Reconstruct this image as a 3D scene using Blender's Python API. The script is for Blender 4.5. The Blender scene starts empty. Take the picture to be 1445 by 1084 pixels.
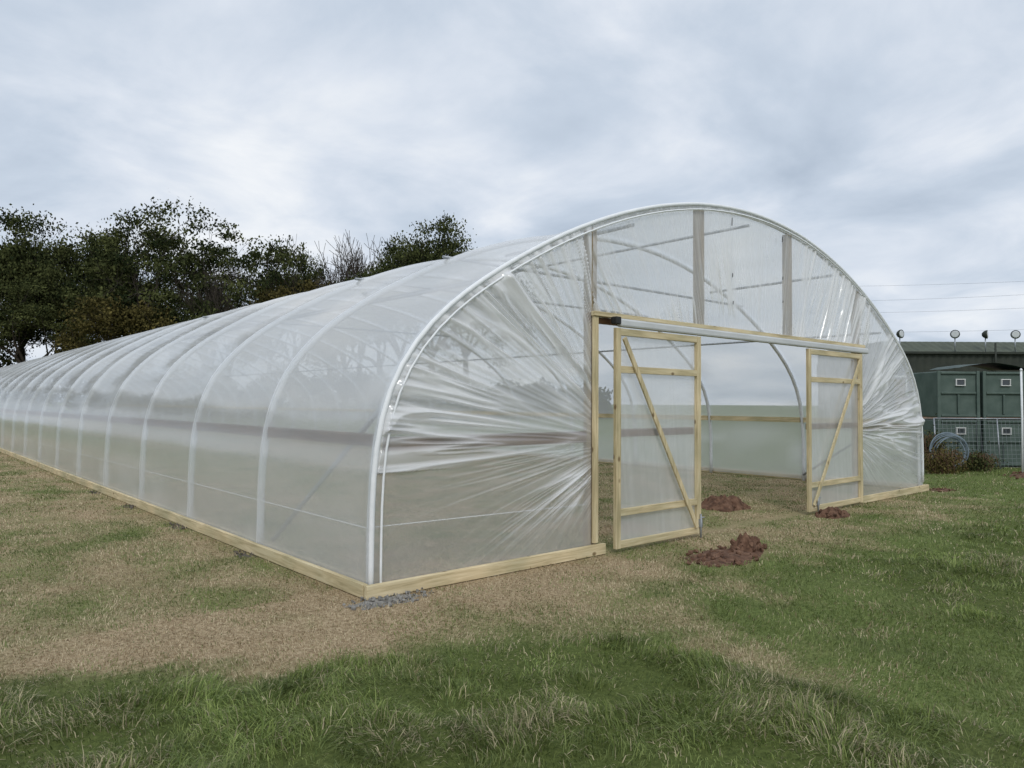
import bpy, math, random
import numpy as np
from mathutils import Vector, Matrix, Euler
C = bpy.context.scene.collection
rs = np.random.RandomState(7)

# ------------------------------------------------------------ helpers
_T = np.random.RandomState(11).rand(256, 256)
def vnoise(x, y, s=1.0, seed=0):
    x = np.asarray(x, float)*s + seed*17.3; y = np.asarray(y, float)*s + seed*9.7
    xi = np.floor(x).astype(int); yi = np.floor(y).astype(int)
    fx = x-xi; fy = y-yi
    fx = fx*fx*(3-2*fx); fy = fy*fy*(3-2*fy)
    a = _T[xi % 256, yi % 256]; b = _T[(xi+1) % 256, yi % 256]
    c = _T[xi % 256, (yi+1) % 256]; d = _T[(xi+1) % 256, (yi+1) % 256]
    return (a*(1-fx)+b*fx)*(1-fy)+(c*(1-fx)+d*fx)*fy
def fbm(x, y, s=1.0, seed=0, o=4):
    r = 0; a = .5; t = 0
    for i in range(o):
        r = r+a*vnoise(x, y, s*2**i, seed+i); t += a; a *= .5
    return r/t
def sst(a, b, x):
    t = np.clip((np.asarray(x, float)-a)/(b-a), 0, 1); return t*t*(3-2*t)
def link(o, parent=None):
    C.objects.link(o)
    if parent is not None: o.parent = parent
    return o
def np_mesh(name, V, loops, sizes, mat=None, smooth=False):
    me = bpy.data.meshes.new(name)
    V = np.asarray(V, np.float32)
    me.vertices.add(len(V)); me.vertices.foreach_set('co', V.ravel())
    me.loops.add(len(loops)); me.loops.foreach_set('vertex_index', np.asarray(loops, np.int32))
    sizes = np.asarray(sizes, np.int32)
    me.polygons.add(len(sizes))
    st = np.concatenate([[0], np.cumsum(sizes)[:-1]]).astype(np.int32)
    me.polygons.foreach_set('loop_start', st)
    if smooth: me.polygons.foreach_set('use_smooth', np.ones(len(sizes), bool))
    me.update(calc_edges=True); me.validate()
    if mat: me.materials.append(mat)
    return me
def grid_mesh(name, G, mat, smooth=True):
    n, m, _ = G.shape
    i, j = np.meshgrid(np.arange(n-1), np.arange(m-1), indexing='ij')
    a = i*m+j
    q = np.stack([a, a+m, a+m+1, a+1], -1).reshape(-1)
    return np_mesh(name, G.reshape(-1, 3), q, np.full((n-1)*(m-1), 4), mat, smooth)
def fattr(me, name, vals):
    a = me.attributes.new(name, 'FLOAT', 'POINT'); a.data.foreach_set('value', np.asarray(vals, np.float32).ravel())
def cattr(me, name, cols):
    a = me.attributes.new(name, 'FLOAT_COLOR', 'POINT'); a.data.foreach_set('color', np.asarray(cols, np.float32).ravel())

class MB:
    def __init__(s): s.V = []; s.F = []; s.S = []
    def beam(s, p0, p1, w, t, b=(0, 1, 0), smooth=False):
        p0 = Vector(p0); p1 = Vector(p1); d = (p1-p0).normalized(); b = Vector(b)
        a = d.cross(b).normalized(); b = a.cross(d).normalized()
        k = len(s.V)
        for p in (p0, p1):
            for sa, sb in ((-1, -1), (1, -1), (1, 1), (-1, 1)):
                s.V.append(p+a*(sa*w/2)+b*(sb*t/2))
        for f in ((0, 1, 2, 3), (7, 6, 5, 4), (0, 4, 5, 1), (1, 5, 6, 2), (2, 6, 7, 3), (3, 7, 4, 0)):
            s.F.append(tuple(k+i for i in f)); s.S.append(False)
        return s
    def box(s, c, sz):
        return s.beam((c[0], c[1], c[2]-sz[2]/2), (c[0], c[1], c[2]+sz[2]/2), sz[0], sz[1], (0, 1, 0))
    def tube(s, pts, r, n=8, cap=True):
        pts = [Vector(p) for p in pts]; k = len(s.V)
        rr = r if hasattr(r, '__len__') else [r]*len(pts)
        ref = Vector((0.13, 0.2, 1)).normalized()
        for i, p in enumerate(pts):
            d = (pts[min(i+1, len(pts)-1)]-pts[max(i-1, 0)]).normalized()
            if i == 0:
                a = d.cross(ref if abs(d.dot(ref)) < .95 else Vector((1, 0, 0))).normalized()
            else:
                a = (a-d*a.dot(d)).normalized()
            b = d.cross(a)
            for j in range(n):
                t = 2*math.pi*j/n
                s.V.append(p+(a*math.cos(t)+b*math.sin(t))*rr[i])
        for i in range(len(pts)-1):
            for j in range(n):
                j2 = (j+1) % n
                s.F.append((k+i*n+j, k+i*n+j2, k+(i+1)*n+j2, k+(i+1)*n+j)); s.S.append(True)
        if cap:
            s.F.append(tuple(k+j for j in range(n))[::-1]); s.S.append(False)
            s.F.append(tuple(k+(len(pts)-1)*n+j for j in range(n))); s.S.append(False)
        return s
    def mesh(s, name, mat):
        me = bpy.data.meshes.new(name)
        me.from_pydata([tuple(v) for v in s.V], [], s.F)
        me.polygons.foreach_set('use_smooth', s.S); me.update()
        me.materials.append(mat); return me
    def obj(s, name, mat, parent=None, bevel=0):
        o = bpy.data.objects.new(name, s.mesh(name, mat)); link(o, parent)
        if bevel:
            m = o.modifiers.new('bevel', 'BEVEL'); m.width = bevel; m.segments = 2; m.limit_method = 'ANGLE'
        return o
def thing(o, label, cat, group=None):
    o['label'] = label; o['category'] = cat
    if group: o['group'] = group
    return o
def empty(name, loc=(0, 0, 0), parent=None):
    o = bpy.data.objects.new(name, None); o.location = loc; o.empty_display_size = .3; C.objects.link(o)
    if parent: o.parent = parent
    return o

# ------------------------------------------------------------ materials
def newmat(name):
    m = bpy.data.materials.new(name); m.use_nodes = True
    nt = m.node_tree; nt.nodes.clear()
    out = nt.nodes.new('ShaderNodeOutputMaterial')
    return m, nt, out
def nd(nt, typ, **kw):
    n = nt.nodes.new(typ)
    for k, v in kw.items():
        if k in n.inputs: n.inputs[k].default_value = v
        else: setattr(n, k, v)
    return n
def ramp(nt, stops):
    r = nt.nodes.new('ShaderNodeValToRGB'); e = r.color_ramp.elements
    while len(e) < len(stops): e.new(.5)
    for i, (p, c) in enumerate(stops):
        e[i].position = p; e[i].color = (*c, 1) if len(c) == 3 else c
    return r
def noisemat(name, stops, scale=(1, 1, 1), nscale=5, detail=6, rough=.8, bump=.2, bdist=.01, metal=0, coord='Object', spec=.3):
    m, nt, out = newmat(name); L = nt.links.new
    tc = nd(nt, 'ShaderNodeTexCoord'); mp = nd(nt, 'ShaderNodeMapping', Scale=scale)
    L(tc.outputs[coord], mp.inputs['Vector'])
    n = nd(nt, 'ShaderNodeTexNoise', Scale=nscale, Detail=detail, Roughness=.6)
    L(mp.outputs[0], n.inputs['Vector'])
    r = ramp(nt, stops); L(n.outputs['Fac'], r.inputs[0])
    p = nd(nt, 'ShaderNodeBsdfPrincipled', Roughness=rough, Metallic=metal)
    p.inputs['Specular IOR Level'].default_value = spec
    L(r.outputs[0], p.inputs['Base Color'])
    if bump:
        b = nd(nt, 'ShaderNodeBump', Strength=bump, Distance=bdist); L(n.outputs['Fac'], b.inputs['Height'])
        L(b.outputs[0], p.inputs['Normal'])
    L(p.outputs[0], out.inputs[0]); return m
def woodmat(name, axis, c0, c1, c2):
    m, nt, out = newmat(name); L = nt.links.new
    sc = [14, 14, 14]; sc[axis] = .9
    tc = nd(nt, 'ShaderNodeTexCoord'); mp = nd(nt, 'ShaderNodeMapping', Scale=sc)
    L(tc.outputs['Object'], mp.inputs['Vector'])
    n = nd(nt, 'ShaderNodeTexNoise', Scale=2.2, Detail=6, Roughness=.65, Distortion=.6); L(mp.outputs[0], n.inputs['Vector'])
    r = ramp(nt, [(.3, c0), (.5, c1), (.72, c2)]); L(n.outputs['Fac'], r.inputs[0])
    n2 = nd(nt, 'ShaderNodeTexNoise', Scale=1.7, Detail=2); L(tc.outputs['Object'], n2.inputs['Vector'])
    r2 = ramp(nt, [(.3, (.68, .70, .64)), (.7, (1.05, 1, .95))]); L(n2.outputs['Fac'], r2.inputs[0])
    mx = nd(nt, 'ShaderNodeMix', data_type='RGBA', blend_type='MULTIPLY'); mx.inputs[0].default_value = 1
    L(r.outputs[0], mx.inputs[6]); L(r2.outputs[0], mx.inputs[7])
    sk = [3.5, 3.5, 3.5]; sk[axis] = 2.2
    mk = nd(nt, 'ShaderNodeMapping', Scale=sk); L(tc.outputs['Object'], mk.inputs['Vector'])
    vo = nd(nt, 'ShaderNodeTexVoronoi', Scale=1.6); L(mk.outputs[0], vo.inputs['Vector'])
    rk = ramp(nt, [(.06, (1, 1, 1)), (.13, (0, 0, 0))]); L(vo.outputs['Distance'], rk.inputs[0])
    m2 = nd(nt, 'ShaderNodeMix', data_type='RGBA'); L(rk.outputs[0], m2.inputs[0])
    L(mx.outputs[2], m2.inputs[6]); m2.inputs[7].default_value = (c0[0]*.5, c0[1]*.42, c0[2]*.35, 1)
    p = nd(nt, 'ShaderNodeBsdfPrincipled', Roughness=.75)
    L(m2.outputs[2], p.inputs['Base Color'])
    b = nd(nt, 'ShaderNodeBump', Strength=.25, Distance=.004); L(n.outputs['Fac'], b.inputs['Height']); L(b.outputs[0], p.inputs['Normal'])
    L(p.outputs[0], out.inputs[0]); return m
PC = ((.40, .33, .19), (.64, .54, .34), (.80, .71, .50))
BC = ((.09, .042, .02), (.16, .08, .038), (.25, .14, .07))
wood = [woodmat('treated_pine_%s' % 'xyz'[a], a, *PC) for a in range(3)]
brown = [woodmat('weathered_timber_%s' % 'xyz'[a], a, *BC) for a in range(3)]
greyw = woodmat('grey_timber_z', 2, (.20, .155, .095), (.32, .25, .16), (.44, .36, .24))
galv = noisemat('galvanised_steel', [(.3, (.24, .26, .28)), (.7, (.40, .42, .44))], nscale=30, rough=.42, metal=.5, bump=.05)
white = noisemat('white_tape', [(.3, (.76, .78, .79)), (.7, (.86, .87, .88))], nscale=12, rough=.5, bump=.05)
hoopm = noisemat('hoop_tube', [(.3, (.62, .64, .66)), (.7, (.74, .76, .78))], nscale=12, rough=.45, bump=.05)
alu = noisemat('door_track_metal', [(.3, (.50, .51, .51)), (.7, (.64, .65, .65))], scale=(.3, 1, 1), nscale=8, rough=.5, bump=.05, metal=0)
black = noisemat('black_rubber', [(.3, (.012, .012, .013)), (.7, (.03, .03, .03))], rough=.6)

def film(name, op, foldgain=.45, ns=(1, 1, 1), rough=.16, tint=(.90, .92, .93), bump=.25, gl_=.45):
    m, nt, out = newmat(name); L = nt.links.new
    tc = nd(nt, 'ShaderNodeTexCoord'); mp = nd(nt, 'ShaderNodeMapping', Scale=ns)
    L(tc.outputs['Object'], mp.inputs['Vector'])
    n = nd(nt, 'ShaderNodeTexNoise', Scale=1.3, Detail=5, Roughness=.6, Distortion=.4); L(mp.outputs[0], n.inputs['Vector'])
    at = nd(nt, 'ShaderNodeAttribute', attribute_name='fold')
    a = nd(nt, 'ShaderNodeMath', operation='MULTIPLY_ADD'); L(at.outputs['Fac'], a.inputs[0]); a.inputs[1].default_value = foldgain; a.inputs[2].default_value = op-.08
    b = nd(nt, 'ShaderNodeMath', operation='MULTIPLY_ADD', use_clamp=True); L(n.outputs['Fac'], b.inputs[0]); b.inputs[1].default_value = .16; L(a.outputs[0], b.inputs[2])
    bm = nd(nt, 'ShaderNodeBump', Strength=bump, Distance=.02); L(n.outputs['Fac'], bm.inputs['Height'])
    df = nd(nt, 'ShaderNodeBsdfDiffuse', Color=(*tint, 1)); tr = nd(nt, 'ShaderNodeBsdfTranslucent', Color=(*tint, 1))
    L(bm.outputs[0], df.inputs['Normal']); L(bm.outputs[0], tr.inputs['Normal'])
    m1 = nd(nt, 'ShaderNodeMixShader', Fac=.45); L(df.outputs[0], m1.inputs[1]); L(tr.outputs[0], m1.inputs[2])
    tp = nd(nt, 'ShaderNodeBsdfTransparent', Color=(.97, .98, .98, 1))
    m2 = nd(nt, 'ShaderNodeMixShader'); L(b.outputs[0], m2.inputs[0]); L(tp.outputs[0], m2.inputs[1]); L(m1.outputs[0], m2.inputs[2])
    gl = nd(nt, 'ShaderNodeBsdfGlossy', Roughness=rough, Color=(1, 1, 1, 1)); L(bm.outputs[0], gl.inputs['Normal'])
    lw = nd(nt, 'ShaderNodeLayerWeight', Blend=.5); L(bm.outputs[0], lw.inputs['Normal'])
    pw = nd(nt, 'ShaderNodeMath', operation='POWER'); L(lw.outputs['Facing'], pw.inputs[0]); pw.inputs[1].default_value = 3.5
    ma = nd(nt, 'ShaderNodeMath', operation='MULTIPLY_ADD', use_clamp=True); L(pw.outputs[0], ma.inputs[0]); ma.inputs[1].default_value = gl_; ma.inputs[2].default_value = .06
    m3 = nd(nt, 'ShaderNodeMixShader'); L(ma.outputs[0], m3.inputs[0]); L(m2.outputs[0], m3.inputs[1]); L(gl.outputs[0], m3.inputs[2])
    L(m3.outputs[0], out.inputs[0]); return m
film_roof = film('polythene_roof_film', .52, .4, ns=(1, .35, .5), rough=.14, tint=(.95, .965, .98), gl_=.5)
film_end = film('polythene_end_film', .30, 1.05, ns=(.7, 1, 1.5), rough=.12, tint=(.96, .965, .975))
film_door = film('polythene_door_film', .48, .4, tint=(.93, .94, .95))

# ------------------------------------------------------------ ground fields
def gfields(X, Y):
    X = np.asarray(X, float); Y = np.asarray(Y, float)
    n = (fbm(X, Y, .9, 3)-.5)*1.1
    n2 = fbm(X, Y, .35, 8)
    yb = np.interp(X, [-12, -6, -2.4, -1.5, -.63, .23, .6, .95, 1.3], [7, 2.6, -.15, -.85, -1.3, -1.5, -2.0, -3.2, -9])
    yb2 = np.interp(X, [1.6, 2.2, 2.9, 3.6, 5.5, 9, 12, 20, 60], [-9, -4.2, -3.1, -2.2, -1.9, -1.9, -1.5, 0, 0])
    bound = np.maximum(yb, yb2)+n*1.0+(fbm(X, Y, 3.1, 13)-.5)*1.0
    lush = sst(0.3, -.6, Y-bound)
    lush = np.where((X > 11.6) & (Y > -1.5), .35, lush)
    lush = np.where((X > -.1) & (X < 11.1) & (Y > -.1), 0, lush)
    side = sst(-5, -2.0, X)*(X < .2)*(.22+.62*n2)*sst(-2, 0, Y)
    frontw = np.interp(X, [-3, 1.6, 2.8, 9, 12], [.85, 1.0, .55, .45, .15])
    front = np.exp(-np.clip(-Y/1.5, 0, 9)**2.5)*(Y < .3)*frontw*sst(-4, -1.5, X)*sst(13, 11, X)
    inside = ((X > -.1) & (X < 11.1) & (Y > -.1))*.58
    tx = np.interp(Y, [-6, -3, -1.2, 0], [-.4, .75, 1.7, 4.5])
    track = np.exp(-((X-tx)/.38)**2)*(Y < -.3)*.45
    strip = np.exp(-((X+.35)/.3)**2)*(Y > -.3)*.62
    dry = np.maximum.reduce([side, front, inside, track, strip])
    dry = np.clip(dry*(1-.85*lush)+(fbm(X, Y, 1.9, 5)-.5)*.8*(dry > .05), 0, 1)
    return lush, dry
def gz(X, Y):
    X = np.asarray(X, float); Y = np.asarray(Y, float)
    dx = np.maximum(np.maximum(-X, X-11), 0); dy = np.maximum(-Y, 0)
    dist = np.sqrt(dx**2+dy**2)
    k = np.where((X > .4) & (X < 10.6) & (Y > .4), 1., sst(.1, 1.2, dist))
    lush, _ = gfields(X, Y)
    return k*((fbm(X, Y, .8, 21)-.5)*.07+(fbm(X, Y, 4, 31)-.5)*.02+lush*(fbm(X, Y, 2.6, 41)-.35)*.11)-.004

def spaced(lo, hi, step, far):
    a = np.arange(lo, hi, step); g = step; R = [a[-1]]; Lf = [a[0]]
    while R[-1] < far: g *= 1.28; R.append(R[-1]+g)
    g = step
    while Lf[-1] > -far: g *= 1.28; Lf.append(Lf[-1]-g)
    return np.array(Lf[1:][::-1]+list(a)+R[1:])
gx = spaced(-5, 13, .09, 900); gy = spaced(-6, 14, .09, 900)
GX, GY = np.meshgrid(gx, gy, indexing='ij')
far = np.sqrt(GX**2+GY**2)
GZ = gz(GX, GY)*sst(60, 25, far)
gmat, nt, out = newmat('grassland_ground'); L = nt.links.new
tc = nd(nt, 'ShaderNodeTexCoord')
al = nd(nt, 'ShaderNodeAttribute', attribute_name='lush'); ad = nd(nt, 'ShaderNodeAttribute', attribute_name='dry')
n1 = nd(nt, 'ShaderNodeTexNoise', Scale=38, Detail=8, Roughness=.75); L(tc.outputs['Object'], n1.inputs['Vector'])
n2 = nd(nt, 'ShaderNodeTexNoise', Scale=2.2, Detail=6, Roughness=.65); L(tc.outputs['Object'], n2.inputs['Vector'])
g1 = ramp(nt, [(.3, (.055, .08, .022)), (.5, (.13, .17, .05)), (.72, (.25, .285, .11))]); L(n1.outputs['Fac'], g1.inputs[0])
d1 = ramp(nt, [(.3, (.09, .06, .035)), (.43, (.28, .205, .12)), (.57, (.46, .36, .23)), (.8, (.68, .57, .39))]); L(n1.outputs['Fac'], d1.inputs[0])
dd = nd(nt, 'ShaderNodeMath', operation='MULTIPLY_ADD', use_clamp=True); L(n2.outputs['Fac'], dd.inputs[0]); dd.inputs[1].default_value = 1.2
sb = nd(nt, 'ShaderNodeMath', operation='MULTIPLY_ADD'); L(ad.outputs['Fac'], sb.inputs[0]); sb.inputs[1].default_value = 1.3; sb.inputs[2].default_value = -.68
L(sb.outputs[0], dd.inputs[2])
mx = nd(nt, 'ShaderNodeMix', data_type='RGBA'); L(dd.outputs[0], mx.inputs[0]); L(g1.outputs[0], mx.inputs[6]); L(d1.outputs[0], mx.inputs[7])
lm = nd(nt, 'ShaderNodeMix', data_type='RGBA'); L(al.outputs['Fac'], lm.inputs[0]); L(mx.outputs[2], lm.inputs[6])
lg = ramp(nt, [(.3, (.04, .055, .016)), (.7, (.13, .16, .045))]); L(n1.outputs['Fac'], lg.inputs[0]); L(lg.outputs[0], lm.inputs[7])
p = nd(nt, 'ShaderNodeBsdfPrincipled', Roughness=.95); p.inputs['Specular IOR Level'].default_value = .1
L(lm.outputs[2], p.inputs['Base Color'])
b = nd(nt, 'ShaderNodeBump', Strength=.7, Distance=.02); L(n1.outputs['Fac'], b.inputs['Height']); L(b.outputs[0], p.inputs['Normal'])
L(p.outputs[0], out.inputs[0])
gme = grid_mesh('ground', np.stack([GX, GY, GZ], -1), gmat)
lu, dr = gfields(GX, GY); fattr(gme, 'lush', lu*.9); fattr(gme, 'dry', dr)
g = link(bpy.data.objects.new('ground', gme)); g['kind'] = 'structure'

# ------------------------------------------------------------ camera
CAM = Vector((-2.95, -5.05, 1.5)); FPX = 1035
p_ = math.radians(1.5); rho = math.radians(.3)
r0 = Vector((.7535, -.6574, 0)); h0 = Vector((.6574, .7535, 0))
fw = h0*math.cos(p_)+Vector((0, 0, 1))*math.sin(p_); u0 = r0.cross(fw)
rt = r0*math.cos(rho)+u0*math.sin(rho); up = u0*math.cos(rho)-r0*math.sin(rho)
cd = bpy.data.cameras.new('camera'); cam = bpy.data.objects.new('camera', cd); C.objects.link(cam)
M = Matrix((rt, up, -fw)).transposed().to_4x4(); M.translation = CAM; cam.matrix_world = M
cd.sensor_width = 36; cd.lens = 36*FPX/1445; cd.clip_end = 3000; cd.clip_start = .05
bpy.context.scene.camera = cam
def lat_depth(px, d):
    lat = (px-722)/FPX*d
    q = CAM+r0*lat+h0*d; return q.x, q.y
def top_h(py, d): return 1.5+(569-py)/FPX*d

# ------------------------------------------------------------ grass
def blades(X, Y, length, width, leanang, lean, col):
    n = len(X); Z = gz(X, Y)
    fa = rs.rand(n)*6.283
    wx = np.cos(fa)*width/2; wy = np.sin(fa)*width/2
    lx = np.cos(leanang)*np.sin(lean); ly = np.sin(leanang)*np.sin(lean); lz = np.cos(lean)
    lean2 = np.clip(lean*1.9+.25, 0, 1.75)
    kx = np.cos(leanang)*np.sin(lean2); ky = np.sin(leanang)*np.sin(lean2); kz = np.cos(lean2)
    V = np.zeros((n, 5, 3))
    V[:, 0] = np.stack([X-wx, Y-wy, Z-.01], -1); V[:, 1] = np.stack([X+wx, Y+wy, Z-.01], -1)
    mx_ = X+lx*length*.55; my_ = Y+ly*length*.55; mz_ = Z+lz*length*.55
    V[:, 2] = np.stack([mx_+wx*.8, my_+wy*.8, mz_], -1); V[:, 3] = np.stack([mx_-wx*.8, my_-wy*.8, mz_], -1)
    V[:, 4] = np.stack([mx_+kx*length*.5, my_+ky*length*.5, np.maximum(mz_+kz*length*.5, Z+.003)], -1)
    return V, np.repeat(col, 5, 0)
def grass_obj(name, V, col, mat, label=None):
    n = len(V); base = (np.arange(n)*5)[:, None]
    loops = (base+np.array([0, 1, 2, 3, 3, 2, 4])[None]).reshape(-1)
    sizes = np.tile([4, 3], n)
    me = np_mesh(name, V.reshape(-1, 3), loops, sizes, mat, True)
    cattr(me, 'tone', np.concatenate([col, np.ones((len(col), 1))], 1))
    o = link(bpy.data.objects.new(name, me)); o['kind'] = 'stuff'; return o
bm_, nt, out = newmat('grass_blades'); L = nt.links.new
at = nd(nt, 'ShaderNodeAttribute', attribute_name='tone')
df = nd(nt, 'ShaderNodeBsdfPrincipled', Roughness=.5); df.inputs['Specular IOR Level'].default_value = .3
tr = nd(nt, 'ShaderNodeBsdfTranslucent'); L(at.outputs['Color'], df.inputs['Base Color']); L(at.outputs['Color'], tr.inputs['Color'])
ms = nd(nt, 'ShaderNodeMixShader', Fac=.3); L(df.outputs[0], ms.inputs[1]); L(tr.outputs[0], ms.inputs[2]); L(ms.outputs[0], out.inputs[0])
def scatter(n, dmin, dmax, dref, seed):
    r = np.random.RandomState(seed)
    dg = np.linspace(dmin, dmax, 4000); w = dg*np.minimum(1, (dref/dg)**2); cw = np.cumsum(w); cw /= cw[-1]
    d = np.interp(r.rand(n), cw, dg)
    lat = (r.rand(n)*2-1)*(.78*d+.3)
    X = CAM.x+r0.x*lat+h0.x*d; Y = CAM.y+r0.y*lat+h0.y*d
    return X, Y, d
def clear(X, Y):
    inside_edge = ((np.abs(X) < .12) & (Y > -.1)) | ((np.abs(Y) < .10) & (X > -.1) & (X < 11.1)) | ((np.abs(X-11) < .12) & (Y > -.1))
    soil = (((X-3.55)/.5)**2+((Y+.95)/.28)**2 < 1) | (((X-6.8)/.3)**2+((Y+.44)/.2)**2 < 1) | (((X-6.3)/.35)**2+((Y-.93)/.3)**2 < 1)
    return ~(inside_edge | soil)
X, Y, d = scatter(470000, 2.3, 22, 4.5, 1)
lu, dr = gfields(X, Y); tus = fbm(X, Y, 2.6, 41)
keep = (rs.rand(len(X)) < lu**1.2*(.35+1.15*sst(.3, .6, tus))) & clear(X, Y)
X, Y, d, lu, dr, tus = [a[keep] for a in (X, Y, d, lu, dr, tus)]
n = len(X); cl = vnoise(X, Y, 3.2, 77); cl2 = vnoise(X, Y, 6.5, 78)
ang = 2.2+cl*12+rs.normal(0, .85, n); lean = np.clip(.42+1.0*cl2+rs.normal(0, .38, n), .05, 1.5)
ln = (.034+.105*np.clip(tus-.3, 0, 1)*2)*(.4+.95*rs.rand(n))*(.45+.55*lu)
ln = ln*np.where(X > 1.5, .8, 1)
t = rs.rand(n)[:, None]; tone = (.58+.70*vnoise(X, Y, 3, 80)+.65*(fbm(X, Y, .9, 81)-.5))[:, None]
gA = np.array([[.085, .13, .03]]); gB = np.array([[.29, .345, .11]]); st = np.array([[.62, .54, .34]])
col = (gA*(1-t)+gB*t)*tone
straw = rs.rand(n) < .08+.30*sst(.48, .68, fbm(X, Y, 1.7, 83)); col[straw] = st*(.4+.7*rs.rand(straw.sum())[:, None])
V1, c1 = blades(X, Y, ln, .0038*np.clip(d/4, 1, 3)*(.6+.9*rs.rand(n)), ang, lean, col)
X, Y, d = scatter(420000, 2.3, 30, 4.5, 2)
lu, dr = gfields(X, Y); keep = (rs.rand(len(X)) < (1-lu)*.95) & clear(X, Y)
X, Y, d, lu, dr = [a[keep] for a in (X, Y, d, lu, dr)]
n = len(X)
ang = vnoise(X, Y, 1.3, 90)*12+rs.normal(0, 1.0, n); lean = np.clip(.8+rs.normal(0, .35, n), .05, 1.45)
ln = (.018+.034*fbm(X, Y, 2.2, 91))*(.6+.8*rs.rand(n))*(1.15-.5*dr)
t = rs.rand(n)[:, None]; tone = (.55+.85*fbm(X, Y, 1.8, 92))[:, None]
gA = np.array([[.10, .14, .036]]); gB = np.array([[.26, .305, .105]])
col = (gA*(1-t)+gB*t)*tone
pst = np.clip(.13+dr*1.15-(fbm(X, Y, 3.0, 93)-.42)*2.0, .05, .94); straw = rs.rand(n) < pst
sc = rs.rand(straw.sum())[:, None]; col[straw] = np.array([[.24, .17, .09]])*(1-sc)+np.array([[.74, .63, .43]])*sc
V2, c2 = blades(X, Y, ln, .0036*np.clip(d/4, 1, 4), ang, lean, col)
grass_obj('grass', np.concatenate([V1, V2]), np.concatenate([c1, c2]), bm_)

# ------------------------------------------------------------ polytunnel
W = 11.0; SP = 2.13; NH = 28; LEN = SP*(NH-1)
half = np.array([(5.5, 0), (5.5, .5), (5.495, .85), (5.46, 1.22), (5.37, 1.58), (5.19, 1.9), (4.97, 2.15), (4.7, 2.38), (4.4, 2.58), (4.07, 2.78), (3.55, 3.06), (3.05, 3.29), (2.5, 3.5), (1.9, 3.68), (1.2, 3.83), (.5, 3.905), (0, 3.92)])
full = np.concatenate([np.stack([5.5-half[:, 0], half[:, 1]], -1), np.stack([5.5+half[::-1, 0], half[::-1, 1]], -1)[1:]])
def resample(P, n):
    s = np.concatenate([[0], np.cumsum(np.linalg.norm(np.diff(P, axis=0), axis=1))])
    t = np.linspace(0, s[-1], n); return np.stack([np.interp(t, s, P[:, 0]), np.interp(t, s, P[:, 1])], -1)
pr = resample(full, 401)
for _ in range(60):
    q = pr.copy(); q[1:-1] = (pr[:-2]+2*pr[1:-1]+pr[2:])/4; pr = q
pr = resample(pr, 401)
tg = np.gradient(pr, axis=0); tg /= np.linalg.norm(tg, axis=1)[:, None]
nrm = np.stack([-tg[:, 1], tg[:, 0]], -1)
def zprof(X):
    X = np.asarray(X, float); Xm = np.minimum(X, 11-X)
    return np.interp(Xm, pr[:201, 0], pr[:201, 1])

PT = empty('polytunnel'); thing(PT, 'long white polythene tunnel greenhouse with arched roof and open doors', 'polytunnel')
hm = MB().tube([(a[0], 0, a[1]) for a in pr[::8]], .032, 10).mesh('hoop', hoopm)
for i in range(NH):
    o = bpy.data.objects.new('hoop', hm); o.location = (0, i*SP, 0); link(o, PT)
ts = pr[::4]; ns_ = nrm[::4]
fr_ = np.array([0, .012, .03, .06, .12, .2, .3, .4, .5, .6, .7, .8, .88, .94, .97, .988])
ys = np.concatenate([i*SP+fr_*SP for i in range(NH-1)]+[[LEN]])
ys[0] = -.05
YY, TT = np.meshgrid(ys, np.arange(len(ts)), indexing='ij')
f = np.clip(YY/SP-np.floor(YY/SP+1e-6), 0, 1); bay = np.floor(YY/SP+1e-6)
PX = ts[TT, 0]; PZ = ts[TT, 1]; NX = ns_[TT, 0]; NZ = ns_[TT, 1]
pill = 1-np.abs(2*f-1)**1.6
curv = sst(1.25, 2.1, PZ)
off = .038-pill*(.004+.052*curv*(.6+.8*vnoise(bay, bay*0, 1.7, 5)))
arc = TT/len(ts)
off = off+(fbm(YY*.8, PZ*2.2+PX*.7, 1.2, 55)-.5)*(.006+.022*curv)*pill
cre = np.maximum(0, vnoise(YY*.45+arc*6, arc*60, 1, 61)-.62)*2.2*sst(.5, .9, np.abs(2*f-1))
cre2 = np.maximum(0, vnoise(YY*.3-arc*9, arc*38, 1, 71)-.66)*2.4*pill
off = off+cre*.008+cre2*.008
off = np.clip(off, -.1, .06); off[0, :] = .04
G = np.stack([PX+NX*off, YY, PZ+NZ*off], -1); G[:, 0, 2] = .03; G[:, -1, 2] = .03
me = grid_mesh('roof_cover', G, film_roof)
fold = cre*.8+cre2*.65+sst(.975, 1, np.abs(2*f-1))*1.0
fattr(me, 'fold', fold)
link(bpy.data.objects.new('roof_cover', me), PT)

def ridged(th, r, freq, seed):
    a = vnoise(th*freq, r*.5, 1, seed); b = vnoise(th*freq*2.1, r*.8, 1, seed+1); c = vnoise(th*freq*4.3, r*1.2, 1, seed+2)
    ra = np.clip(1-np.abs(a-.5)*8, 0, 1)**1.4; rb = np.clip(1-np.abs(b-.5)*6.5, 0, 1)**1.4; rc = np.clip(1-np.abs(c-.5)*5, 0, 1)
    return ra*.8+rb*.6+rc*.4
def fan(Xg, Zg, cx, cz, seed, freq=9):
    dx = np.abs(Xg-cx)+.05; dz = Zg-cz
    th = np.arctan2(dz, dx); r = np.sqrt(dx**2+dz**2)
    m = sst(.1, .5, r)*(.28+1.0*sst(.25, .75, vnoise(th*3.2, r*.7, 1, seed+9)))
    low = np.where(Zg < .95, sst(.15, .95, Zg)*.8*sst(2.9, 1.2, dx)+.06, 1)
    m = m*low*(sst(-1.2, -.4, th)*.85+.15)
    return ridged(th, r, freq, seed)*m
sheets = []
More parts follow.
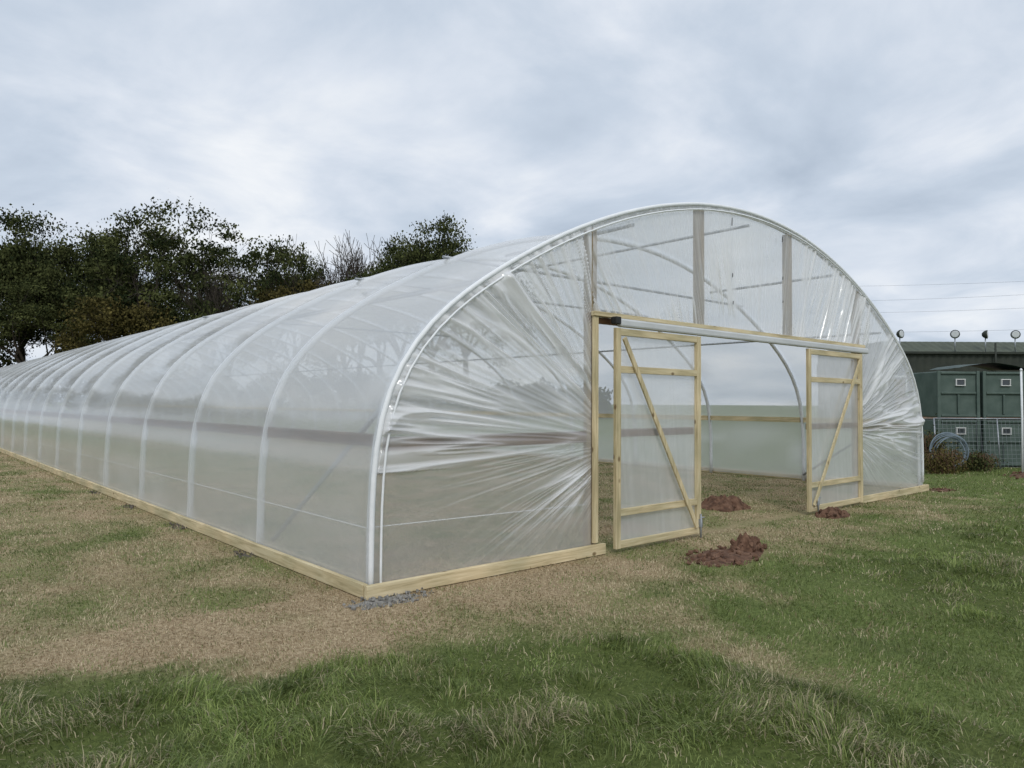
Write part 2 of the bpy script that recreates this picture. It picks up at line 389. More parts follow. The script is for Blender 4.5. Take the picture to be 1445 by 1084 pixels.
c = pr[:201]; c = c[c[:, 0] <= 2.46]; c = resample(np.vstack([c, [2.46, zprof(2.46)]]), 320); c[:, 0] += np.linspace(0, 1e-4, 320)
v = np.linspace(0, 1, 420)
for side in (0, 1):
    Xg = np.repeat(c[:, 0:1], 420, 1); Zt = c[:, 1:2]+.02
    Zg = .04+(Zt-.04)*v[None]
    F = fan(Xg, Zg, 2.95, 1.12, 200+side*31, 12 if side == 0 else 9)
    ed = sst(0, .12, 2.46-Xg)*sst(0, .12, Zt-Zg)*sst(0, .1, Zg-.04)
    yy = -.055-F*.042*ed+(fbm(Xg, Zg, 1.3, 301)-.5)*.02*ed
    XX = Xg if side == 0 else 11-Xg
    sheets.append((np.stack([XX, yy, Zg], -1), F))
xs = np.linspace(2.47, 8.53, 620); Xg = np.repeat(xs[:, None], 200, 1); Zt = zprof(xs)[:, None]+.02
Zg = 2.37+(Zt-2.37)*np.linspace(0, 1, 200)[None]
un = (Xg-5.5)/(Zg+1.8)
F = ridged(un*3.2+.05*np.sin(Xg*3.1), Zg*.8, 9, 400)*(.25+1.0*sst(.25, .75, vnoise(Xg*1.3, Zg*1.6, 1, 409)))
F = F*(1-.35*sst(3.2, 4.4, Xg)*sst(7.6, 6.4, Xg))
ed = sst(0, .1, Zt-Zg)*sst(0, .08, Zg-2.37)
sheets.append((np.stack([Xg, -.055-F*.028*ed+(fbm(Xg, Zg, 1.3, 302)-.5)*.015*ed, Zg], -1), F*.9))
for k, (G, F) in enumerate(sheets):
    me = grid_mesh('end_wall_cover', G, film_end); fattr(me, 'fold', np.clip(F, 0, 1))
    link(bpy.data.objects.new('end_wall_cover', me), PT)
G = np.stack([np.repeat(np.linspace(.02, 10.98, 60)[:, None], 20, 1), np.full((60, 20), LEN+.05), zprof(np.linspace(.02, 10.98, 60))[:, None]*np.linspace(0, 1, 20)[None]], -1)
me = grid_mesh('end_wall_cover', G, film_end); fattr(me, 'fold', np.zeros(60*20)); link(bpy.data.objects.new('end_wall_cover', me), PT)
ii = range(0, 401, 6)
bead = MB(); bead.tube([(pr[i, 0]-nrm[i, 0]*.045, -.085, pr[i, 1]-nrm[i, 1]*.045) for i in ii], .010, 6)
bead.obj('edge_clip', white, PT)
MB().tube([(pr[i, 0]+nrm[i, 0]*.022, -.05, pr[i, 1]+nrm[i, 1]*.022) for i in ii], .022, 8).obj('edge_tape', white, PT)
for x in (-.075, 11.075):
    m = MB(); y = -.06; L_ = 4.8
    while y < LEN:
        y2 = min(y+L_, LEN+.05); m.beam((x, y, .055), (x, y2-.004, .055), .105, .045, (1, 0, 0)); y = y2
    m.obj('base_board', wood[1], PT, .004)
m = MB()
m.beam((-.1, -.105, .055), (2.60, -.105, .055), .105, .045); m.obj('base_board', wood[0], PT, .004)
m = MB(); m.beam((8.45, -.105, .055), (11.1, -.105, .055), .105, .045); m.obj('base_board', wood[0], PT, .004)
for x in (.062, 10.938):
    m = MB()
    for k in range(NH-1): m.beam((x, k*SP+.038, 1.20), (x, (k+1)*SP-.038, 1.20), .10, .045, (1, 0, 0))
    m.obj('side_rail', brown[1] if x < 1 else wood[1], PT, .003)
m = MB(); m.beam((.1, -.02, 1.17), (2.40, -.02, 1.17), .11, .04); m.obj('end_rail', brown[0], PT, .003)
m = MB(); m.beam((8.56, -.02, 1.17), (10.9, -.02, 1.17), .11, .04); m.obj('end_rail', greyw, PT, .003)
for x in (2.5, 8.5):
    m = MB(); m.beam((x, .0, -.1), (x, .0, float(zprof(x))-.04), .10, .09); m.obj('door_post', greyw, PT, .004)
    m = MB(); m.beam((x-.015, -.085, .12), (x-.015, -.085, 2.375), .06, .035); m.obj('door_jamb', wood[2], PT, .003)
for x in (4.37, 6.43):
    m = MB(); m.beam((x, 0, 2.42), (x, 0, float(zprof(x))-.04), .10, .09); m.obj('gable_post', greyw, PT, .004)
m = MB(); m.beam((2.44, -.002, 2.365), (8.56, -.002, 2.365), .09, .085); m.obj('header_beam', brown[0], PT, .003)
m = MB(); m.beam((2.44, -.095, 2.40), (8.58, -.095, 2.40), .045, .05); m.obj('header_batten', wood[0], PT, .003)
m = MB(); m.beam((2.76, -.155, 2.325), (8.55, -.155, 2.325), .085, .07); m.obj('door_track', alu, PT, .02)
m = MB(); m.beam((2.68, -.155, 2.345), (2.757, -.155, 2.345), .075, .075); m.obj('track_end_cap', black, PT, .008)
pm = MB()
pm.tube([(5.5, .02, 3.80), (5.5, LEN, 3.80)], .02, 8); pm.obj('ridge_purlin', galv, PT)
for x in (1.5, 9.5):
    m = MB(); z = float(zprof(x))-.13; m.tube([(x, .02, z), (x, LEN, z)], .018, 8); m.obj('purlin', galv, PT)
for x in (3.2, 7.8):
    m = MB(); z = float(zprof(x))-.13; m.tube([(x, .02, z), (x, SP, z-.02)], .02, 8); m.obj('purlin', galv, PT)
for k in (1, 2, 5):
    m = MB(); m.tube([(2.2, k*SP, 3.26), (8.8, k*SP, 3.26)], .02, 8); m.obj('tie_bar', galv, PT)
for sx_ in (0, 1):
    fx_ = (lambda x: x) if sx_ == 0 else (lambda x: 11-x)
    m = MB(); m.tube([(fx_(.15), .04, 1.50), (fx_(.11), SP-.05, .12)], .022, 8); m.obj('corner_brace', galv, PT)
m = MB(); m.tube([(.02, .03, .52), (2.44, -.03, .50)], .004, 5); m.obj('tension_cord', white, PT)
m = MB(); m.tube([(-.02, .03, .52), (-.02, LEN, .52)], .004, 5); m.obj('tension_cord', white, PT)
for (x, z, h) in ((4.92, 3.68, .10), (4.93, 3.05, .05), (4.94, 2.72, .04), (6.12, 3.66, .07), (6.13, 3.15, .05), (6.13, 2.85, .03)):
    MB().beam((x, -.10, z), (x+.006, -.10, z+h), .014, .003).obj('ink_mark', black, PT)

def door(x0, x1, flip):
    z0, z1 = .04, 2.27; y = -.155; s = .072; t = .042
    o = empty('door', ((x0+x1)/2, y, 0), PT); off_ = Vector(((x0+x1)/2, y, 0))
    o['label'] = 'pale timber framed sliding door clad in cloudy polythene'
    x0 -= off_.x; x1 -= off_.x; y = 0
    for xx in (x0+s/2, x1-s/2): MB().beam((xx, y, z0), (xx, y, z1), s, t).obj('stile', wood[2], o, .003)
    for z, nm in ((z1-s/2-.002, 'top_rail'), (1.85, 'upper_rail'), (.40, 'lower_rail'), (z0+s/2+.002, 'bottom_rail')):
        r = MB(); r.beam((x0+s+.001, y, z), (x1-s-.001, y, z), .07, t-.004); r.obj(nm, wood[0], o, .003)
    r = MB(); r.beam((x0+s, y+.05, 1.2), (x1-s, y+.05, 1.2), .08, .035); r.obj('middle_rail', brown[0], o, .003)
    a, b_ = (x0+s+.03, x1-s-.03) if not flip else (x1-s-.03, x0+s+.03)
    r = MB(); r.beam((a, y-.036, z1-.1), (b_, y-.036, z0+.08), .055, .022); r.obj('diagonal_brace', wood[2], o, .003)
    n = 60; Xg, Zg = np.meshgrid(np.linspace(x0+.02, x1-.02, n), np.linspace(z0+.02, z1-.02, n), indexing='ij')
    F = ridged((Xg+Zg*.12)*1.2, Zg*.5, 5, 510)*.35*vnoise(Xg, Zg, 2, 512)
    me = grid_mesh('door_film', np.stack([Xg, y+.026+F*.01+(fbm(Xg, Zg, 1.5, 511)-.5)*.01, Zg], -1), film_door); fattr(me, 'fold', F)
    link(bpy.data.objects.new('door_film', me), o)
    bx = x1-.03 if not flip else x0+.22
    r = MB(); r.tube([(bx, y-.035, .26), (bx, y-.035, -.05)], .011, 8); r.tube([(bx, y-.035, .22), (bx+.05, y-.045, .22)], .008, 6)
    r.box((bx, y-.032, .16), (.05, .02, .09)); r.obj('drop_bolt', galv, o)
door(2.70, 4.16, False); door(6.68, 8.34, True)

# ------------------------------------------------------------ soil and stones
soilm = noisemat('red_brown_soil', [(.3, (.05, .027, .017)), (.5, (.13, .07, .045)), (.75, (.24, .145, .095))], nscale=14, detail=8, rough=.95, bump=.8, bdist=.02)
import bmesh
def mound(loc, rx, ry, h, seed, label, clods=40, mat=soilm, name='soil_mound', cat='soil'):
    r = np.random.RandomState(seed); n = 60
    U, Vv = np.meshgrid(np.linspace(-1, 1, n), np.linspace(-1, 1, n), indexing='ij'); R = np.sqrt(U**2+Vv**2)
    edge = .65+.5*vnoise(np.cos(np.arctan2(Vv, U))*2.2+3, np.sin(np.arctan2(Vv, U))*2.2+3, 1, seed)
    hh = h*np.clip(1-(R/edge)**2, 0, 1)**.8*(.2+1.3*fbm(U, Vv, 3.8, seed, 5))-.012
    hh = np.where(R > edge, -.03, hh)
    me = grid_mesh(name, np.stack([U*rx, Vv*ry, hh], -1), mat); o = link(bpy.data.objects.new(name, me))
    bm = bmesh.new(); bm.from_mesh(me)
    for i in range(clods):
        a = r.rand()*6.28; q = r.rand()**.6*1.0; s = .006+.035*r.rand()**3*min(1, h/.05+.1)
        m4 = Matrix.Translation((math.cos(a)*q*rx, math.sin(a)*q*ry, max(0, h*(1-q*q)*.7)+s*.2)) @ Euler(r.rand(3)*6).to_matrix().to_4x4() @ Matrix.Diagonal((s, s*(.6+.4*r.rand()), s*.7, 1))
        res = bmesh.ops.create_icosphere(bm, subdivisions=1, radius=1, matrix=m4)
        for v in res['verts']: v.co += Vector(r.normal(0, s*.16, 3))
    bm.to_mesh(me); bm.free()
    o.location = loc; thing(o, label, cat); return o
mound((3.45, -.95, 0), .68, .34, .05, 5, 'flat patch of freshly dug red brown soil by the door', 130)
mound((3.85, -.93, .02), .20, .15, .17, 6, 'small heap of red brown soil clods beside the open door', 70)
mound((6.85, -.42, 0), .30, .2, .13, 7, 'small heap of dug soil under the far door', 60)
mound((6.35, .95, 0), .42, .34, .2, 8, 'low heap of dark soil on the floor of the tunnel', 70)
mound((11.35, -.25, 0), .3, .2, .04, 9, 'scrape of dark soil at the tunnel corner post', 40)
stone = noisemat('grey_rubble', [(.3, (.13, .125, .115)), (.55, (.25, .24, .22)), (.8, (.38, .365, .34))], nscale=20, detail=8, rough=.9, bump=.6)
mound((.06, -.2, 0), .40, .17, .025, 12, 'grey concrete and rubble spill at the corner base board', 130, stone, 'rubble_patch', 'rubble')
darks = noisemat('dark_grey_crumbs', [(.3, (.06, .052, .042)), (.7, (.17, .15, .125))], nscale=20, detail=8, rough=.95, bump=.6)
for k in range(4):
    mound((-.17, 2.13*(k+1), -.002), .09, .26+.06*(k % 2), .016, 20+k, 'thin scatter of dark crumbs along the tunnel base board', 40, darks, 'soil_patch')['group'] = 'soil spots along the base board'

# ------------------------------------------------------------ trees
bark = noisemat('tree_bark', [(.3, (.03, .025, .02)), (.7, (.085, .07, .055))], scale=(1, 1, .3), nscale=3, rough=.95, bump=.4, bdist=.05)
def leafmat(name, a, b_):
    m, nt, out = newmat(name); L = nt.links.new
    at = nd(nt, 'ShaderNodeAttribute', attribute_name='tone')
    r = ramp(nt, [(0, a), (1, b_)]); L(at.outputs['Fac'], r.inputs[0])
    p = nd(nt, 'ShaderNodeBsdfDiffuse'); L(r.outputs[0], p.inputs['Color'])
    L(p.outputs[0], out.inputs[0]); return m
leafg = leafmat('dark_oak_leaves', (.018, .026, .012), (.11, .12, .045))
leafb = leafmat('autumn_leaves', (.035, .034, .014), (.17, .14, .05))
def leafquads(P, size, r):
    n = len(P); a = r.normal(0, 1, (n, 3)); a /= np.linalg.norm(a, axis=1)[:, None]
    b = r.normal(0, 1, (n, 3)); b -= a*(a*b).sum(1)[:, None]; b /= np.linalg.norm(b, axis=1)[:, None]
    s = (size*(.6+.8*r.rand(n)))[:, None]
    return np.stack([P-a*s, P+b*s*.6, P+a*s, P-b*s*.6], 1)
def norm(v): return v/np.linalg.norm(v)
def make_tree(seed, H, spread, maxlev, leaves, lsize, sig, trunkf=.26, upb=.10, lm=leafg, skip=.2):
    r = np.random.RandomState(seed); tubes = []; tips = []
    def grow(p, d, Ln, rad, lev):
        pts = [p]; rr = [rad]
        for i in range(3):
            d = norm(d+r.normal(0, .16 if lev else .04, 3)+np.array([0, 0, upb if lev > 1 else 0])); p = p+d*Ln/3
            pts.append(p); rr.append(rad*(1-.14*(i+1)))
        tubes.append((pts, rr))
        if lev == maxlev: tips.append((p, lev)); return
        if lev == maxlev-1: tips.append((pts[2], lev))
        k = 3 if r.rand() < .6 else 4
        if lev == 0: k = 5
        a0 = r.rand()*6.28
        for j in range(k):
            az = a0+6.28*j/k+r.normal(0, .3); sp = spread*(.55+.7*r.rand())
            pe = norm(np.cross(d, [.3, .2, 1.]) if abs(d[2]) < .9 else np.cross(d, [1., 0, 0])); pf = np.cross(d, pe)
            nd_ = norm(d+(pe*math.cos(az)+pf*math.sin(az))*sp)
            st_ = pts[-1] if j else pts[3]
            if lev >= 1 and j == 0: st_ = pts[2]
            grow(st_, nd_, Ln*(.60+.26*r.rand()), rr[-1]*(.62 if j else .75), lev+1)
    grow(np.zeros(3), np.array([0, 0, 1.]), H*trunkf, H*.022, 0)
    T = np.array([t[0] for t in tips]); zmax = np.sort(T[:, 2])[-6]+sig*.7
    k = H/zmax
    m = MB()
    for pts, rr in tubes: m.tube([q*k for q in pts], [max(x*k, .016) for x in rr], 5, False)
    tm = m.mesh('trunk', bark)
    cm = None
    if leaves:
        P = []; tone = []
        for q, lev in tips:
            nl = int(leaves*(.3+1.3*r.rand())*(1 if lev == maxlev else .6))
            if r.rand() < skip: continue
            cs = .55+.6*r.rand(); q = q.copy(); q[2] = min(q[2], zmax)
            P.append(q*k+r.normal(0, 1, (nl, 3))*np.array([sig, sig, sig*.5])*cs); tone += list(np.clip(.4+.7*(r.rand()-.5)+r.normal(0, .18, nl), 0, 1))
        P = np.concatenate(P); Q = leafquads(P, lsize, r)
        n = len(P); cm = np_mesh('crown', Q.reshape(-1, 3), np.arange(n*4), np.full(n, 4), lm); fattr(cm, 'tone', np.repeat(tone, 4))
    return tm, cm, H
kinds = {
 'oakA': make_tree(3, 18, .85, 4, 125, .15, .80, .20, .06, leafg, .10),
 'oakB': make_tree(14, 18, 1.0, 4, 92, .145, .70, .20, .03, leafg, .14),
 'oakC': make_tree(25, 18, .75, 4, 135, .15, .80, .20, .06, leafg, .10),
 'brown': make_tree(36, 12, .8, 4, 75, .14, .55, .2, .08, leafb, .12),
 'bare': make_tree(47, 13, .62, 5, 0, .1, .3, .22, .12),
 'thin': make_tree(58, 13, .7, 4, 55, .13, .48, .24, .12, leafg, .33),
}
def plant(kind, x, y, H, rz, label, sx=1, nm='oak_tree'):
    tm, cm, H0 = kinds[kind]; s = H/H0
    e = empty(nm, (x, y, 0)); e.scale = (s*sx, s*sx, s); e.rotation_euler = (0, 0, rz)
    thing(e, label, 'tree', 'trees along the edge of the field')
    link(bpy.data.objects.new('trunk', tm), e)
    if cm: link(bpy.data.objects.new('crown', cm), e)
LB = {'oakA': 'tall dark leafy tree with broad crown behind the tunnel', 'oakB': 'spreading dark tree with branches showing through open crown', 'oakC': 'dense dark green tree in the field edge row',
      'brown': 'smaller tree with brownish autumn leaves', 'bare': 'leafless tree with fine bare twigs', 'thin': 'half dead tree with sparse leaves and bare branches'}
TL = [('oakA', -70, 320, 76, .4, .9), ('oakC', 30, 310, 76, 2.2, .78), ('oakA', 108, 330, 78, 4.2, .62), ('oakC', 160, 352, 80, .4, .55), ('oakB', 245, 302, 74, 5.0, .88), ('oakA', 192, 342, 80, 3.1, .55), ('bare', 300, 355, 78, 1.1, .7),
      ('bare', 325, 380, 70, .7, .8), ('thin', 376, 338, 66, 2.5, .65), ('oakC', 420, 358, 74, 1.2, .45), ('bare', 462, 376, 68, 3.3, .8), ('bare', 508, 332, 66, 1.3, .8),
      ('bare', 484, 360, 72, 4.4, .8), ('oakC', 562, 338, 60, 3.9, .66), ('oakA', 610, 320, 60, 2.0, .68), ('oakC', 658, 334, 62, .2, .66), ('brown', 185, 425, 66, 1, 1.0), ('oakA', 40, 410, 70, 2, 1.1), ('brown', 540, 392, 64, 2, .9), ('brown', 415, 398, 66, 3, .8), ('oakC', 290, 395, 72, 5, .7)]
for kd, px, py, dpt, rz, sx in TL:
    x, y = lat_depth(px, dpt); plant(kd, x, y, top_h(py, dpt), rz, LB[kd], sx, {'bare': 'bare_tree', 'thin': 'bare_tree'}.get(kd, 'oak_tree'))
for i, (x, y, h) in enumerate([(-26, 34, 13), (-29, 46, 14), (-24, 58, 15), (-15, 70, 16)]):  # unseen trees left of the view, added so the side film reflects them
    plant(['oakA', 'oakC', 'oakB'][i % 3], x, y, h, i*1.7, LB[['oakA', 'oakC', 'oakB'][i % 3]], 1.1)
r = np.random.RandomState(5); n = 32000
px = -140+r.rand(n)*1000; dp = 72+r.rand(n)*8; hh = 1.5+6.2*fbm(px/50, px*0, 1, 44)*np.interp(px, [-140, 120, 350, 500, 860], [1.3, 1.25, 1.1, .9, .45])
z = r.rand(n)**.8*hh; lat = (px-722)/FPX*dp
P = np.stack([CAM.x+r0.x*lat+h0.x*dp, CAM.y+r0.y*lat+h0.y*dp, z], -1)+r.normal(0, .2, (n, 3))
Q = leafquads(P, .2, r); me = np_mesh('undergrowth', Q.reshape(-1, 3), np.arange(n*4), np.full(n, 4), leafg)
fattr(me, 'tone', np.repeat(np.clip(fbm(px/12, z, 1, 45)*1.2-.4+r.normal(0, .12, n), 0, 1), 4)); o = link(bpy.data.objects.new('undergrowth', me)); o['kind'] = 'stuff'

# ------------------------------------------------------------ right hand yard
YAW = math.atan2(-.6574, .7535)
def frame_empty(name, px, d, label, cat, z=0):
    x, y = lat_depth(px, d); e = empty(name, (x, y, z)); e.rotation_euler = (0, 0, YAW); return thing(e, label, cat)
clad = noisemat('green_cladding', [(.3, (.055, .066, .045)), (.7, (.085, .098, .065))], scale=(1, 1, .2), nscale=2, rough=.6, bump=.05)
clad2 = noisemat('dark_fascia', [(.3, (.025, .03, .024)), (.7, (.042, .048, .036))], nscale=2, rough=.6, bump=.05)
bm2, nt, out = newmat('brick_wall_brown'); L = nt.links.new
tc = nd(nt, 'ShaderNodeTexCoord'); mp = nd(nt, 'ShaderNodeMapping'); mp.inputs['Rotation'].default_value = (math.pi/2, 0, 0); L(tc.outputs['Object'], mp.inputs[0])
br = nd(nt, 'ShaderNodeTexBrick', Scale=4.2); br.inputs['Color1'].default_value = (.24, .16, .12, 1); br.inputs['Color2'].default_value = (.16, .11, .085, 1); br.inputs['Mortar'].default_value = (.28, .26, .23, 1)
L(mp.outputs[0], br.inputs['Vector']); p = nd(nt, 'ShaderNodeBsdfPrincipled', Roughness=.9); L(br.outputs['Color'], p.inputs['Base Color']); L(p.outputs[0], out.inputs[0])
glass = noisemat('dark_window_glass', [(.3, (.03, .035, .04)), (.7, (.06, .07, .08))], nscale=2, rough=.1, bump=0, spec=.6)
upvc = noisemat('white_window_frame', [(.3, (.6, .6, .58)), (.7, (.75, .75, .73))], rough=.5, bump=0)
sh = frame_empty('farm_shed', 1262, 40, 'large dark green clad shed with brick base behind the yard', 'building')
m = MB()
m.beam((17, 5, 0), (17, 5, 3.15), 34, 10); m.obj('brick_wall', bm2, sh)
xs = np.arange(0, 34.01, .10); prof_ = np.where((np.arange(len(xs)) % 4) < 2, 0, .05)
Gc = np.zeros((len(xs), 2, 3)); Gc[:, 0] = np.stack([xs, -.12-prof_, np.full(len(xs), 3.12)], -1); Gc[:, 1] = np.stack([xs, -.12-prof_, np.full(len(xs), 4.35)], -1)
link(bpy.data.objects.new('cladding', grid_mesh('cladding', Gc, clad2, False)), sh)
Gc[:, 0] = np.stack([xs, -.22-prof_, np.full(len(xs), 4.35)], -1); Gc[:, 1] = np.stack([xs, 1.6-prof_, np.full(len(xs), 5.12)], -1)
link(bpy.data.objects.new('roof', grid_mesh('roof', Gc, clad, False)), sh)
m = MB(); m.beam((17, 5.1, 3.15), (17, 5.1, 4.3), 34, 10.2); m.obj('upper_wall', clad2, sh)
m = MB(); m.beam((17, 5.8, 4.3), (17, 5.8, 5.1), 34, 8.4); m.obj('roof_ridge', clad, sh)
m = MB(); m.beam((-.1, -.3, 4.36), (34.1, -.3, 4.36), .12, .12, (0, 1, 0)); m.obj('gutter', clad2, sh)
m = MB(); m.beam((0, -.1, 3.08), (34, -.1, 3.08), .12, .06, (0, 1, 0)); m.obj('wall_band', upvc, sh)
for wx in (1.2, 4.4, 8, 12):
    m = MB(); m.box((wx, -.03, 2.45), (1.1, .05, .75)); w = m.obj('window', glass, sh)
    f_ = MB()
    for a, b_ in (((wx-.58, -.05, 2.05), (wx-.58, -.05, 2.85)), ((wx+.58, -.05, 2.05), (wx+.58, -.05, 2.85)), ((wx, -.05, 2.07), (wx, -.05, 2.83))): f_.beam(a, b_, .07, .07)
    for z in (2.03, 2.87): f_.beam((wx-.62, -.05, z), (wx+.62, -.05, z), .07, .075)
    f_.obj('window_frame', upvc, w)
m = MB(); m.tube([(5.3, -.35, 4.9), (5.3, -.35, 2.2)], .05, 8); m.obj('downpipe', clad2, sh)
lampm = noisemat('lamp_glass', [(.3, (.50, .52, .53)), (.7, (.65, .67, .68))], rough=.2, bump=0)
for i, px in enumerate((1270, 1348, 1391, 1433)):
    e = frame_empty('floodlight', px, 39.9, 'round floodlight on a short pole above the shed roof', 'light', 5.0); e['group'] = 'floodlights on the shed roof'
    e.rotation_euler = (0, 0, YAW+(.5, -.5, .9, -.3)[i])
    m = MB(); m.tube([(0, .0, -.6), (0, 0, .22)], .03, 8); m.obj('pole', galv, e)
    m = MB(); m.tube([(0, .16, .38), (0, .08, .38), (0, -.02, .38), (0, -.1, .38)], [.08, .17, .23, .24], 16); m.obj('lamp_housing', clad2, e)
    m = MB(); m.tube([(0, -.103, .38), (0, -.13, .38)], [.20, .16], 16); m.obj('lamp_glass', lampm, e)

pod = noisemat('green_moulded_plastic', [(.3, (.06, .09, .075)), (.7, (.105, .14, .12))], nscale=3, rough=.6, bump=.1)
def crate(px, z, label):
    e = frame_empty('storage_pod', px, 18, label, 'storage pod', z); e['group'] = 'stacked green storage pods'
    w, h, dp_ = 1.06, 1.17, 1.2
    m = MB(); m.beam((0, dp_/2, .02), (0, dp_/2, h-.02), w-.03, dp_-.05); m.obj('body', pod, e, .03)
    m = MB()
    for x in (-w/2+.05, w/2-.05): m.beam((x, .0, .01), (x, .0, h-.01), .08, .05)
    for z_ in (.06, .62, h-.06): m.beam((-w/2+.1, .0, z_), (w/2-.1, .0, z_), .05, .045)
    m.beam((0, .005, .1), (0, .005, .58), .05, .05)
    m.obj('rib', pod, e, .01)
    m = MB(); m.box((.05, .012, .88), (.16, .03, .12)); wi = m.obj('window', glass, e)
    m = MB()
    for z_ in (.805, .955): m.beam((-.07, -.0, z_), (.17, -.0, z_), .018, .05)
    for x in (-.055, .155): m.beam((x, 0, .814), (x, 0, .946), .018, .05)
    m.obj('window_frame', upvc, wi)
for px in (1352, 1416, 1480, 1544):
    for z in (0, 1.19): crate(px, z, 'green plastic storage pod with small white framed window')
tarp = noisemat('dark_green_tarpaulin', [(.3, (.012, .035, .028)), (.7, (.03, .06, .045))], nscale=3, rough=.5, bump=.3, bdist=.05)
e = frame_empty('tarpaulin', 1405, 18.3, 'dark green tarpaulin sheet humped over the stacked pods', 'tarpaulin', 2.38)
U, Vv = np.meshgrid(np.linspace(-1.1, 2.6, 60), np.linspace(-.3, 1, 24), indexing='ij')
me = grid_mesh('tarpaulin_sheet', np.stack([U, Vv, .02+.12*np.clip(1-((U+.3)/.8)**2, 0, 1)+.05*fbm(U, Vv, 2, 8)], -1), tarp); link(bpy.data.objects.new('sheet', me), e)
e = frame_empty('wire_mesh_panel', 1392, 17.4, 'galvanised wire mesh panel leaning before green pods', 'wire mesh')
m = MB()
for x in np.arange(-1.2, 1.9, .1): m.tube([(x, 0, .05), (x, .1, 1.15)], .003, 4, False)
for z in np.arange(.05, 1.16, .1): m.tube([(-1.2, (z-.05)*.09, z), (1.8, (z-.05)*.09, z)], .003, 4, False)
m.obj('mesh', galv, e)
m = MB()
for x in (-1.2, .3, 1.8): m.tube([(x, -.01, 0), (x, .1, 1.2)], .016, 6)
m.tube([(-1.2, .1, 1.19), (1.8, .1, 1.19)], .016, 6)
m.obj('frame', galv, e)
hosem = noisemat('blue_grey_pipe', [(.3, (.12, .16, .19)), (.7, (.22, .27, .31))], rough=.5)
e = frame_empty('pipe_coil', 1340, 16.6, 'coil of grey plastic water pipe standing on edge', 'pipe coil')
m = MB(); r = np.random.RandomState(2)
for k in range(6):
    R = .33+.03*k*(.6+.5*r.rand()); m.tube([(math.cos(t)*R, .02*k+.05*math.sin(t*2+k), .46+math.sin(t)*R*.95) for t in np.linspace(0, 6.28, 40)], .011, 6, False)
m.obj('pipe', hosem, e)
brownst = noisemat('dry_stems', [(.3, (.09, .05, .03)), (.7, (.2, .12, .07))], rough=.9)
def shrub(px, d, w, h, seed, lm, label, nl=2600, nm='dry_bush'):
    r = np.random.RandomState(seed); x, y = lat_depth(px, d); e = empty(nm, (x, y, 0)); thing(e, label, 'bush')
    m = MB()
    for k in range(60):
        a = r.rand()*6.28; q = w*(.3+.7*r.rand()); p0 = np.array([r.normal(0, w*.25), r.normal(0, w*.25), 0]); pm_ = p0+np.array([math.cos(a)*q*.5, math.sin(a)*q*.5, h*(.6+.5*r.rand())]); p1 = p0+np.array([math.cos(a)*q, math.sin(a)*q, h*(.2+.6*r.rand())])
        m.tube([p0, (p0+pm_)/2+r.normal(0, .03, 3), pm_, (pm_+p1)/2+[0, 0, .05], p1], [.008, .007, .006, .004, .003], 4, False)
    m.obj('stem', brownst, e)
    P = r.normal(0, 1, (nl, 3))*np.array([w*.5, w*.4, h*.3])+np.array([0, 0, h*.45]); P[:, 2] = np.abs(P[:, 2])
    Q = leafquads(P, .022, r); me = np_mesh('foliage', Q.reshape(-1, 3), np.arange(nl*4), np.full(nl, 4), lm); fattr(me, 'tone', np.repeat(r.rand(nl), 4)); link(bpy.data.objects.new('foliage', me), e)
shrub(1326, 16.2, .5, .5, 3, leafb, 'tangle of dry reddish brown bramble by the pods')
shrub(1375, 16.8, .45, .4, 4, leafg, 'low scruffy weeds growing in front of wire mesh')
shrub(1312, 17.2, .4, .8, 6, leafg, 'scruffy green weeds beside the tunnel corner')
mound(tuple(lat_depth(1450, 15.8))+(0,), 1.0, .4, .08, 31, 'low ridge of red brown soil in front of the pods', 90)
e = frame_empty('brick_wall', 1296, 24, 'low brown brick yard wall beside the green pods', 'wall')
m = MB(); m.beam((2.6, .1, 0), (2.6, .1, 2.05), 5.6, .22); m.obj('brickwork', bm2, e)
m = MB(); m.beam((-.25, .1, 2.08), (5.45, .1, 2.08), .06, .28, (0, 1, 0)); m.obj('coping', stone, e)
e = frame_empty('white_pole', 1441, 16.4, 'thin white plastic pole standing by the pods', 'pole')
m = MB(); m.tube([(0, 0, 0), (.01, 0, 1.2), (.0, 0, 2.28)], .022, 8); m.obj('pole_shaft', white, e)
m = MB(); m.tube([(0, 0, 2.28), (0, 0, 2.31), (0, 0, 2.34)], [.028, .028, .012], 8); m.obj('pole_cap', white, e)
wire = noisemat('cable', [(.3, (.16, .16, .17)), (.7, (.24, .24, .25))], bump=0)
for k, (ya, yb_) in enumerate(((402, 386), (424, 404), (440, 424), (466, 456))):
    d1_, d2_ = 95, 70; pts = []
    for t in np.linspace(0, 1, 14):
        dd_ = d1_+(d2_-d1_)*t; px_ = 1100+(1560-1100)*t; py_ = ya+(yb_-ya)*t+14*t*(1-t)
        x, y = lat_depth(px_, dd_); pts.append((x, y, top_h(py_, dd_)))
    m = MB(); m.tube(pts, .010, 4, False); o = m.obj('power_line', wire); thing(o, 'thin overhead power cable crossing the sky beyond the shed', 'power line', 'overhead power cables')

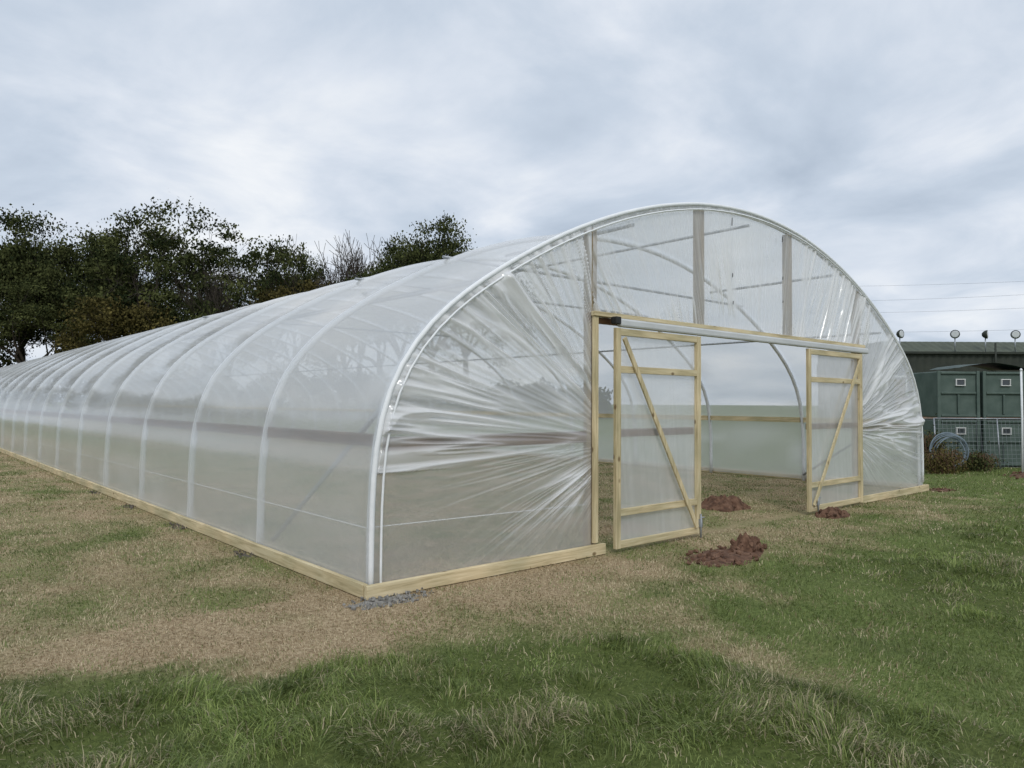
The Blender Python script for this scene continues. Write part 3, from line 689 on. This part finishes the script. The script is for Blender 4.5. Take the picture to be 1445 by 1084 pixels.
# ------------------------------------------------------------ world
w = bpy.data.worlds.new('World'); bpy.context.scene.world = w; w.use_nodes = True
nt = w.node_tree; nt.nodes.clear(); L = nt.links.new
out = nt.nodes.new('ShaderNodeOutputWorld'); bg = nd(nt, 'ShaderNodeBackground', Strength=1.0)
tc = nd(nt, 'ShaderNodeTexCoord'); sp = nd(nt, 'ShaderNodeSeparateXYZ'); L(tc.outputs['Generated'], sp.inputs[0])
zc = nd(nt, 'ShaderNodeMath', operation='MAXIMUM'); L(sp.outputs['Z'], zc.inputs[0]); zc.inputs[1].default_value = 0
za = nd(nt, 'ShaderNodeMath', operation='ADD'); L(zc.outputs[0], za.inputs[0]); za.inputs[1].default_value = .22
dx = nd(nt, 'ShaderNodeMath', operation='DIVIDE'); L(sp.outputs['X'], dx.inputs[0]); L(za.outputs[0], dx.inputs[1])
dy = nd(nt, 'ShaderNodeMath', operation='DIVIDE'); L(sp.outputs['Y'], dy.inputs[0]); L(za.outputs[0], dy.inputs[1])
cb = nd(nt, 'ShaderNodeCombineXYZ'); L(dx.outputs[0], cb.inputs[0]); L(dy.outputs[0], cb.inputs[1]); cb.inputs[2].default_value = 4.7
n1 = nd(nt, 'ShaderNodeTexNoise', Scale=2.1, Detail=8, Roughness=.54, Distortion=.35); L(cb.outputs[0], n1.inputs['Vector'])
n2 = nd(nt, 'ShaderNodeTexNoise', Scale=.8, Detail=2); L(cb.outputs[0], n2.inputs['Vector'])
av = nd(nt, 'ShaderNodeMix', data_type='FLOAT'); av.inputs[0].default_value = .36; L(n1.outputs['Fac'], av.inputs[2]); L(n2.outputs['Fac'], av.inputs[3])
cr = ramp(nt, [(.34, (.47, .55, .66)), (.46, (.59, .67, .78)), (.55, (.73, .79, .88)), (.66, (.93, .955, .985))]); L(av.outputs[0], cr.inputs[0])
sky = nd(nt, 'ShaderNodeTexSky', sky_type='NISHITA', sun_disc=False); sky.sun_elevation = math.radians(42); sky.sun_rotation = math.radians(215)
sk = nd(nt, 'ShaderNodeVectorMath', operation='SCALE'); L(sky.outputs[0], sk.inputs[0]); sk.inputs['Scale'].default_value = .09
mx = nd(nt, 'ShaderNodeMix', data_type='RGBA'); mx.inputs[0].default_value = .96; L(sk.outputs[0], mx.inputs[6]); L(cr.outputs[0], mx.inputs[7])
L(mx.outputs[2], bg.inputs['Color']); L(bg.outputs[0], out.inputs[0])
sd = bpy.data.lights.new('sun', 'SUN'); sd.energy = 1.4; sd.angle = math.radians(20); sd.color = (1, .98, .94)
so = bpy.data.objects.new('sun', sd); C.objects.link(so)
az = math.radians(215); el = math.radians(42)
dv = Vector((math.sin(az)*math.cos(el), math.cos(az)*math.cos(el), math.sin(el))); so.rotation_euler = dv.to_track_quat('Z', 'Y').to_euler()
vs = bpy.context.scene.view_settings; vs.view_transform = 'Standard'; vs.look = 'None'; vs.exposure = 0
